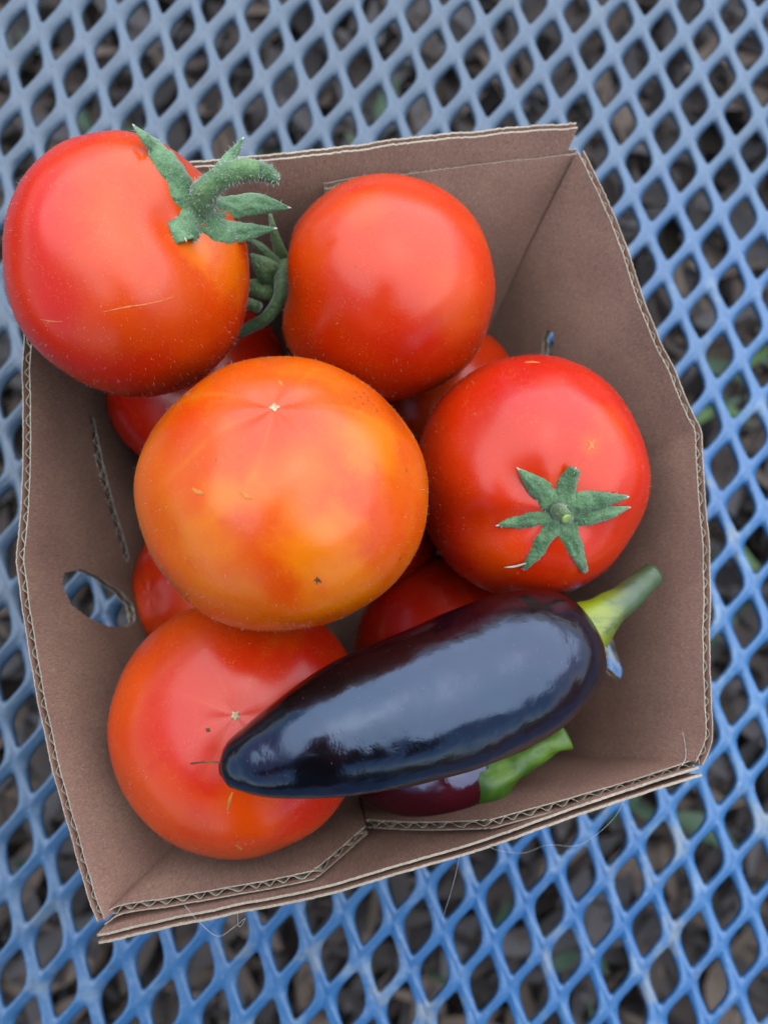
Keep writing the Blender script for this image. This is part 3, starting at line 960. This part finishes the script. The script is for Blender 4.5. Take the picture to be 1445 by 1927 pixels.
st = tube_mesh(crom(p2([(538, 500, 0.078), (530, 530, 0.081), (526, 562, 0.081), (505, 595, 0.079), (478, 612, 0.077), (448, 628, 0.075)]), 24), np.interp(np.linspace(0, 1, 24), [0, 0.2, 0.8, 1], [0.0028, 0.0022, 0.0017, 0.0015]), 14, lump=0.1, cap_dip=0.0003)
local_obj('stem', st, M_vine, t2.root, cal2); H2.append(surf_samples(st, 200))
st = tube_mesh(crom(p2([(455, 566, 0.078), (468, 572, 0.080), (487, 578, 0.082)]), 8), [0.0017] * 8, 14, lump=0.1, cap_dip=0.0003)
local_obj('stem_stub', st, M_vine, t2.root, cal2); H2.append(surf_samples(st, 60))
hairs('calyx_hair', np.vstack([h[0] for h in H2]), np.vstack([h[1] for h in H2]), 0.0008, 0.00003, M_fuzz, t2.root, cal2)

# scratches and corky marks on the skins
def mark(t, name, pts, wpx, mat):
    n = 16
    q = crom([(a, b, 0.0) for a, b in pts], n); o_, nr = [], []
    for x, y, _ in q:
        h, nn = t.hit(x, y); o_.append(h + nn * 0.00004); nr.append(nn)
    ws = np.interp(np.linspace(0, 1, n), np.linspace(0, 1, len(wpx)), wpx) * np.linalg.norm(o_[0] - C0) / F
    ws = np.maximum(ws * (1 + 0.5 * np.array([noise.noise((k_ * 0.8, pts[0][0], 0)) for k_ in range(n)])), 0.00004)
    local_obj(name, strip(o_, ws, nr, 0.00010, -0.1, 5), mat, t.root)
M_scratch = mat_plain('healed_scratch', srgb(250, 128, 62), 0.5)
M_smear = mat_plain('grey_scuff', srgb(226, 132, 46), 0.6)
M_speck = mat_plain('dark_cork', srgb(96, 70, 40), 0.8)
mark(t1, 'scratch', [(190, 588), (240, 578), (290, 570), (335, 556)], [0.4, 1.5, 1.1, 0.4], M_scratch)
mark(t1, 'scratch', [(76, 601), (100, 605), (120, 605)], [0.4, 1.2, 0.4], M_scratch)
mark(t4, 'scuff', [(450, 926), (464, 934), (476, 940)], [1, 5, 1], M_smear)
mark(t4, 'scuff', [(362, 920), (372, 926), (384, 930)], [2, 5, 2], M_smear)
mark(t4, 'cork_mark', [(590, 1093), (597, 1091), (605, 1096)], [1, 4, 1], M_speck)
mark(t4, 'cork_mark', [(596, 1085), (597, 1093), (596, 1100)], [1, 2, 1], M_speck)
mark(t4, 'cork_mark', [(524, 716), (528, 720), (531, 725)], [2, 4, 2], M_smear)
for x_, y_ in ((668, 736), (675, 745), (682, 738), (690, 752), (700, 760), (680, 758), (706, 771), (664, 748)):
    mark(t4, 'cork_mark', [(x_, y_), (x_ + 3, y_ + 2), (x_ + 5, y_ + 4)], [0.8, 1.8, 0.8], M_speck)
mark(t5, 'cork_mark', [(388, 1372), (392, 1374), (396, 1376)], [1.5, 4, 1.5], M_speck)
mark(t5, 'scratch', [(438, 1490), (432, 1508), (428, 1526)], [1, 3.5, 1], M_smear)
mark(t5, 'cork_mark', [(444, 1590), (450, 1596), (456, 1600)], [1, 4, 1], M_smear)
mark(t3, 'cork_mark', [(986, 682), (1000, 681), (1016, 682)], [1, 4, 1], M_smear)
mark(t3, 'scuff', [(1104, 828), (1112, 836), (1118, 846)], [1, 4, 1], M_scratch)
mark(t3, 'scuff', [(1120, 826), (1114, 836), (1106, 848)], [1, 3, 1], M_scratch)

# pale fuzz on the skins of the top tomatoes
for t, cnt in ((t1, 3200), (t4, 2200), (t5, 1500), (t2, 1200), (t3, 1200)):
    d = rng.normal(0, 1, (cnt, 3)); d /= np.linalg.norm(d, axis=1)[:, None]
    P_, N_ = [], []
    for k in d:
        h = t.bvh.ray_cast(Vector(t.c + k * 0.1), Vector(-k))
        if h[0] is not None: P_.append(np.array(h[0])); N_.append(np.array(h[1]))
    hairs('skin_fuzz', P_, N_, 0.00075, 0.000018, M_fuzz, t.root, t.fruit if False else t.root)

# ------------------------------------------------------------------ peppers
def mat_pepper(name, base, tint, green, zones):
    n = NT(name)
    a = n.noise(45, 3); b = n.noise(150, 4, 0.6, dist=0.4)
    x, y, z = n.xyz()
    col = n.mix(n.ramp(a, 0.45, 0.7, 0, 0.8), base, tint)
    if zones:
        col = n.mix(n.ramp(n.math('ADD', y, n.math('MULTIPLY', n.math('SUBTRACT', a, 0.5), 0.012)), 0.004, 0.012, 0, 0.9), col, tint)
        tipf = n.ramp(n.math('ADD', x, n.math('MULTIPLY', b, 0.012)), -0.030, -0.012, 1, 0)
        low = n.ramp(n.math('ADD', z, n.math('MULTIPLY', y, 1.0)), -0.012, -0.002, 1, 0)
        col = n.mix(n.math('MULTIPLY', n.math('MULTIPLY', tipf, low), 0.9), col, green)
    dust = n.ramp(n.vor(650), 0.03, 0.07, 0.6, 0)
    col = n.mix(dust, col, srgb(170, 160, 150))
    n.bump(n.math('ADD', n.math('MULTIPLY', n.noise(75, 2), 1.6), n.math('ADD', n.math('MULTIPLY', b, 0.35), n.math('MULTIPLY', n.noise(900, 2), 0.05))), 0.22, 0.0020)
    return n.set(color=col, rough=n.ramp(b, 0.35, 0.7, 0.15, 0.24), spec=0.75, coat=0.0, tint=(0.50, 0.68, 1.0, 1.0))  # blue specular tint paints the sky's reflection into the pepper skin
M_pep = mat_pepper('black_pepper_skin', srgb(10, 8, 11), srgb(32, 7, 13), srgb(52, 72, 24), True)
M_pep2 = mat_pepper('burgundy_pepper_skin', srgb(66, 6, 18), srgb(90, 12, 22), srgb(50, 70, 24), False)
def mat_pstem(name):
    n = NT(name)
    x, y, z = n.xyz()
    s = n.noise(260, 4, 0.6, vec=n.scaled(0.4, 1, 1))
    col = n.mix(n.ramp(n.math('ADD', x, n.math('MULTIPLY', s, 0.008)), 0.049, 0.062), srgb(138, 150, 16), srgb(66, 84, 52))
    col = n.mix(n.ramp(s, 0.5, 0.75, 0, 0.7), col, srgb(52, 72, 34))
    n.bump(s, 0.4, 0.0006)
    return n.set(color=col, rough=0.38, spec=0.5)
def pepper(label, axis, radii_px, mat, n=64, flat=None, seed=0):
    pts = [W(*a) for a in axis]
    rads = [rp / F * np.linalg.norm(p - C0) for p, rp in zip(pts, radii_px)]
    q = crom(np.column_stack([pts, rads]), n)
    path, r = q[:, :3], np.maximum(q[:, 3], 0.0004)
    NA = 48
    c = path.mean(axis=0)
    root = empty('pepper', tuple(c)); tag(root, label, 'pepper')
    tg = np.gradient(path, axis=0); tg /= np.linalg.norm(tg, axis=1)[:, None]
    v, f = [], []
    for i in range(n):
        t = Vector(tg[i]); up = Vector((0, 0, 1)); s = (up - t * up.dot(t)).normalized(); b = t.cross(s)
        for k in range(NA):
            a = 2 * math.pi * k / NA
            dd = Vector((i / n * 3.2 + seed, math.cos(a) * 0.8, math.sin(a) * 0.8))
            lob = 1 + 0.018 * math.cos(3 * a + 1 + i * 0.02) + 0.050 * noise.noise(dd) + 0.020 * noise.noise(dd * 2.6)
            v.append(Vector(path[i]) + (s * math.cos(a) + b * math.sin(a)) * r[i] * lob)
    for i in range(n - 1):
        for k in range(NA):
            j = (k + 1) % NA
            f.append((i * NA + k, i * NA + j, (i + 1) * NA + j, (i + 1) * NA + k))
    for i in (0, n - 1):
        cc = len(v); v.append(Vector(path[i]))
        for k in range(NA): f.append((i * NA + k, i * NA + (k + 1) % NA, cc))
    local_obj('fruit', (v, f), mat, root)
    return root, path, r
pp, path, r = pepper('glossy black-purple chili pepper with a curved green stem, lying across the tomatoes',
    [(413, 1447, 0.1150), (420, 1447, 0.1150), (450, 1438, 0.1145), (510, 1421, 0.1140), (610, 1386, 0.1125), (740, 1340, 0.1065), (870, 1292, 0.1005), (975, 1250, 0.0965), (1050, 1215, 0.0930), (1090, 1195, 0.0915), (1106, 1186, 0.0910)],
    [10, 28, 50, 76, 108, 133, 138, 131, 109, 76, 30], M_pep)
M_ps = mat_pstem('pepper_stem_green')
stp = crom(np.array([list(W(1092, 1190, 0.0918)) + [0.0086], list(W(1106, 1178, 0.0925)) + [0.0073], list(W(1128, 1162, 0.0928)) + [0.0058], list(W(1160, 1138, 0.0920)) + [0.0044], list(W(1200, 1105, 0.0890)) + [0.0037], list(W(1226, 1082, 0.0855)) + [0.0034]]), 26)
local_obj('stem', tube_mesh(stp[:, :3], stp[:, 3], 20, lump=0.10, cap_dip=-0.0006), M_ps, pp)
rim_p = crom(np.array([list(W(1092, 1190, 0.0918)) + [0.0092], list(W(1100, 1184, 0.0920)) + [0.0094], list(W(1106, 1179, 0.0923)) + [0.0080]]), 8)
local_obj('calyx_rim', tube_mesh(rim_p[:, :3], rim_p[:, 3], 26, lump=0.16, seed=3), mat_green('pepper_calyx', srgb(60, 74, 50), srgb(86, 96, 58), srgb(34, 34, 36)), pp)
tz = 0.1165
local_obj('style', tube_mesh(crom(np.array([W(415, 1434, 0.1180), W(385, 1434, 0.1175), W(360, 1437, 0.1135)]), 10), [0.00022] * 10, 8), mat_plain('dry_style', srgb(120, 84, 50), 0.8), pp)

p2_, path2, r2_ = pepper('small burgundy pepper with a green stem, tucked under the glossy black pepper',
    [(668, 1480, 0.050), (690, 1478, 0.052), (740, 1470, 0.056), (800, 1462, 0.060), (860, 1460, 0.062), (905, 1462, 0.063), (925, 1466, 0.063)],
    [8, 30, 56, 70, 70, 52, 22], M_pep2, n=48, seed=4)
def mat_pstem2():
    n = NT('pepper_stem_bright')
    s = n.noise(320, 4, 0.6)
    col = n.mix(n.ramp(n.noise(90, 3), 0.35, 0.65), srgb(54, 98, 22), srgb(104, 142, 44))
    col = n.mix(n.ramp(s, 0.55, 0.8, 0, 0.7), col, srgb(40, 70, 26))
    n.bump(s, 0.5, 0.0006)
    return n.set(color=col, rough=0.5, spec=0.45)
stp = crom(np.array([list(W(905, 1466, 0.0640)) + [0.0084], list(W(918, 1464, 0.0650)) + [0.0082], list(W(946, 1450, 0.0662)) + [0.0058], list(W(990, 1424, 0.0670)) + [0.0041], list(W(1030, 1402, 0.0670)) + [0.0038], list(W(1062, 1386, 0.0665)) + [0.0042]]), 24)
M_p2s = mat_pstem2()
local_obj('stem', tube_mesh(stp[:, :3], stp[:, 3], 24, lump=0.28, cap_dip=0.0003, seed=2), M_p2s, p2_)
e = stp[-1, :3]; dd = stp[-1, :3] - stp[-2, :3]; dd /= np.linalg.norm(dd)
local_obj('cut_end', tube_mesh([e - dd * 0.0002, e + dd * 0.0001, e + dd * 0.0003], [0.0022, 0.0022, 0.0015], 14), M_cut, p2_)

# ------------------------------------------------------------------ stray hairs
M_hair = mat_plain('pale_hair', srgb(232, 228, 220), 0.4)
def hair_thing(label, pts, rad=0.000045):
    q = crom(np.array([W(*p) for p in pts]), 40)
    root = tuple(q[0])
    vf = tube_mesh(q, [rad] * 40, 6)
    o3 = Vector(root)
    o = mesh_obj('hair', [Vector(p) - o3 for p in vf[0]], vf[1], M_hair)
    o.location = root
    tag(o, label, 'hair', 'stray hairs on the box')
hair_thing('long white hair curving down the inside of the wall below the pepper stem', [(1232, 1236, 0.064), (1240, 1285, 0.069), (1262, 1330, 0.074), (1284, 1380, 0.080), (1290, 1420, 0.085), (1283, 1440, 0.090)], 0.00009)
hair_thing('loose hair hanging in a loop off the front rim over the blue mesh', [(1180, 1495, 0.090), (1150, 1545, 0.086), (1090, 1590, 0.080), (1030, 1590, 0.076), (985, 1605, 0.072), (930, 1598, 0.078), (900, 1575, 0.086)])
hair_thing('short hair sticking out of the middle of the front rim', [(866, 1605, 0.088), (856, 1650, 0.084), (845, 1690, 0.078), (832, 1730, 0.070)])
hair_thing('tangled hair at the front rim near the left corner fold', [(345, 1700, 0.089), (375, 1735, 0.088), (410, 1762, 0.086), (440, 1745, 0.085), (462, 1728, 0.087), (450, 1745, 0.084), (447, 1715, 0.089)])

# ------------------------------------------------------------------ the person leaning over the table, whose reflection the fruit shows
def build_person():
    J = {}                                                  # joint: (position, radius)
    def j(k, x, y, z, r): J[k] = ((x, y, z), r)
    j('pelvis', 0, -0.66, 0.20, 0.150); j('waist', 0, -0.60, 0.34, 0.138); j('chest', 0, -0.47, 0.50, 0.150); j('upper', 0, -0.36, 0.575, 0.115)
    j('neck', 0, -0.285, 0.615, 0.056); j('jaw', 0, -0.225, 0.600, 0.066); j('head', 0, -0.205, 0.650, 0.090); j('crown', 0, -0.20, 0.705, 0.070)
    E_ = [('pelvis', 'waist'), ('waist', 'chest'), ('chest', 'upper'), ('upper', 'neck'), ('neck', 'jaw'), ('jaw', 'head'), ('head', 'crown')]
    for s_, sx in (('l', -1), ('r', 1)):
        hx_, hy_, hz_ = (-0.020 + sx * 0.050), -0.125, 0.385     # palms at the two long edges of the phone
        j('sh' + s_, sx * 0.175, -0.385, 0.56, 0.070); j('el' + s_, sx * 0.235, -0.40, 0.345, 0.046); j('wr' + s_, hx_ + sx * 0.035, -0.195, 0.388, 0.029); j('pa' + s_, hx_ + sx * 0.008, hy_ - 0.02, hz_ + 0.002, 0.027)
        E_ += [('upper', 'sh' + s_), ('sh' + s_, 'el' + s_), ('el' + s_, 'wr' + s_), ('wr' + s_, 'pa' + s_)]
        for k, (dy, ln) in enumerate(((0.040, 0.030), (0.020, 0.036), (0.000, 0.034), (-0.018, 0.027))):
            j('f%d%s' % (k, s_), hx_ + sx * 0.002, hy_ + dy, 0.367 - dy * 0.105, 0.0090); j('g%d%s' % (k, s_), hx_ - sx * ln, hy_ + dy + 0.006, 0.352 - dy * 0.105, 0.0075)
            E_ += [('pa' + s_, 'f%d%s' % (k, s_)), ('f%d%s' % (k, s_), 'g%d%s' % (k, s_))]
        j('t0' + s_, hx_ - sx * 0.002, hy_ + 0.016, 0.394, 0.0100); j('t1' + s_, hx_ - sx * 0.018, hy_ + 0.040, 0.385, 0.0085)
        E_ += [('pa' + s_, 't0' + s_), ('t0' + s_, 't1' + s_)]
        j('hip' + s_, sx * 0.095, -0.64, 0.12, 0.098); j('kn' + s_, sx * 0.12, -0.60, -0.25, 0.062); j('an' + s_, sx * 0.12, -0.67, -0.63, 0.042); j('to' + s_, sx * 0.135, -0.53, -0.665, 0.036)
        E_ += [('pelvis', 'hip' + s_), ('hip' + s_, 'kn' + s_), ('kn' + s_, 'an' + s_), ('an' + s_, 'to' + s_)]
    names = list(J)
    me = bpy.data.meshes.new('body')
    me.from_pydata([J[k][0] for k in names], [(names.index(a), names.index(b)) for a, b in E_], [])
    tmp = bpy.data.objects.new('body', me); COL.objects.link(tmp)
    sk = tmp.modifiers.new('skin', 'SKIN'); sk.use_smooth_shade = True
    for i, k in enumerate(names):
        r = J[k][1]
        wide = 1.22 if k in ('pelvis', 'waist', 'chest', 'upper') else 1.0
        me.skin_vertices[0].data[i].radius = (r * wide, r * 0.86 if wide > 1 else r)
        me.skin_vertices[0].data[i].use_root = (k == 'pelvis')
    sb = tmp.modifiers.new('sub', 'SUBSURF'); sb.levels = 2; sb.render_levels = 2
    dg = bpy.context.evaluated_depsgraph_get()
    nm = bpy.data.meshes.new_from_object(tmp.evaluated_get(dg))
    bpy.data.objects.remove(tmp)
    mats = [mat_plain('shirt_cotton', srgb(62, 62, 72), 0.9), mat_plain('denim', srgb(58, 70, 96), 0.9), mat_plain('skin', srgb(206, 156, 128), 0.5), mat_plain('shoe_leather', srgb(60, 48, 42), 0.6)]
    nm.materials.clear()
    for m_ in mats: nm.materials.append(m_)
    for p in nm.polygons:
        c = p.center
        head = c.y > -0.30 and c.z > 0.5
        hand = c.y > -0.20 and c.z < 0.45
        p.material_index = 2 if (head or hand) else 3 if c.z < -0.60 else 1 if c.z < 0.22 else 0
        p.use_smooth = True
    root = empty('person', (0, -0.62, GZ))
    tag(root, 'person in a dark shirt leaning over the table edge, holding a phone in both hands', 'person')
    b = bpy.data.objects.new('body', nm); COL.objects.link(b); b.parent = root
    b.matrix_parent_inverse = Matrix.Translation((0, -0.62, GZ)).inverted()
    def blob(name, c, r, mat, sub=3):
        bm = bmesh.new(); bmesh.ops.create_icosphere(bm, subdivisions=sub, radius=1.0)
        for v in bm.verts:
            v.co = Vector((v.co.x * r[0], v.co.y * r[1], v.co.z * r[2])) * (1 + 0.04 * noise.noise(v.co * 4))
        m2 = bpy.data.meshes.new(name); bm.to_mesh(m2); bm.free(); m2.materials.append(mat)
        for p in m2.polygons: p.use_smooth = True
        o = bpy.data.objects.new(name, m2); COL.objects.link(o); o.parent = root; o.location = Vector(c) - Vector((0, -0.62, GZ))
    hr = mat_plain('brown_hair', srgb(60, 44, 34), 0.6)
    blob('hair', (0, -0.222, 0.700), (0.096, 0.092, 0.074), hr)
    blob('nose', (0, -0.122, 0.632), (0.012, 0.018, 0.018), mats[2], 2)
    blob('mouth', (0, -0.143, 0.598), (0.022, 0.008, 0.006), mat_plain('lips', srgb(170, 96, 88), 0.5), 2)
    for sx in (-1, 1):
        blob('ear', (sx * 0.090, -0.215, 0.645), (0.010, 0.020, 0.030), mats[2], 2)
        blob('eye', (sx * 0.032, -0.130, 0.660), (0.013, 0.009, 0.009), mat_plain('eye_white', srgb(230, 230, 226), 0.3), 2)
build_person()

def build_phone():
    root = empty('smartphone', (0, 0, 0))
    tag(root, 'dark smartphone held level above the box in both hands', 'phone')
    def slab(name, w_, h_, z0, z1, cx_, cy_, rad, mat):
        v, f, N = [], [], 8
        ring = []
        for sx, sy, a0 in ((1, 1, 0), (-1, 1, 90), (-1, -1, 180), (1, -1, 270)):
            for k in range(N + 1):
                an = math.radians(a0 + 90 * k / N)
                ring.append((cx_ + sx * (w_ / 2 - rad) + rad * math.cos(an), cy_ + sy * (h_ / 2 - rad) + rad * math.sin(an)))
        n = len(ring); e = min(0.0012, (z1 - z0) / 3)
        for ins, z in ((e, z0), (0, z0 + e), (0, z1 - e), (e, z1)):
            for x, y in ring:
                dx, dy = x - cx_, y - cy_
                q = np.array([cx_ + dx * (1 - 2 * ins / w_), cy_ + dy * (1 - 2 * ins / h_), z])
                v.append(C0 + RC @ q)
        for l in range(3):
            for i in range(n):
                k = (i + 1) % n
                f.append((l * n + i, l * n + k, (l + 1) * n + k, (l + 1) * n + i))
        f += [tuple(range(n))[::-1], tuple(range(3 * n, 4 * n))]
        o = mesh_obj(name, v, f, mat, root, smooth=False); recalc(o)
    body = mat_plain('phone_case', srgb(40, 42, 48), 0.5)
    glass = mat_plain('dark_glass', srgb(18, 18, 22), 0.1, 0.5)
    slab('body', 0.072, 0.147, 0.060, 0.068, -0.022, -0.060, 0.010, body)
    slab('screen', 0.066, 0.140, 0.0681, 0.0690, -0.022, -0.060, 0.008, glass)
    slab('camera_bump', 0.034, 0.034, 0.0580, 0.0599, -0.006, -0.006, 0.008, body)
    slab('lens', 0.013, 0.013, 0.0565, 0.0579, 0.0, 0.0, 0.0064, glass)
build_phone()
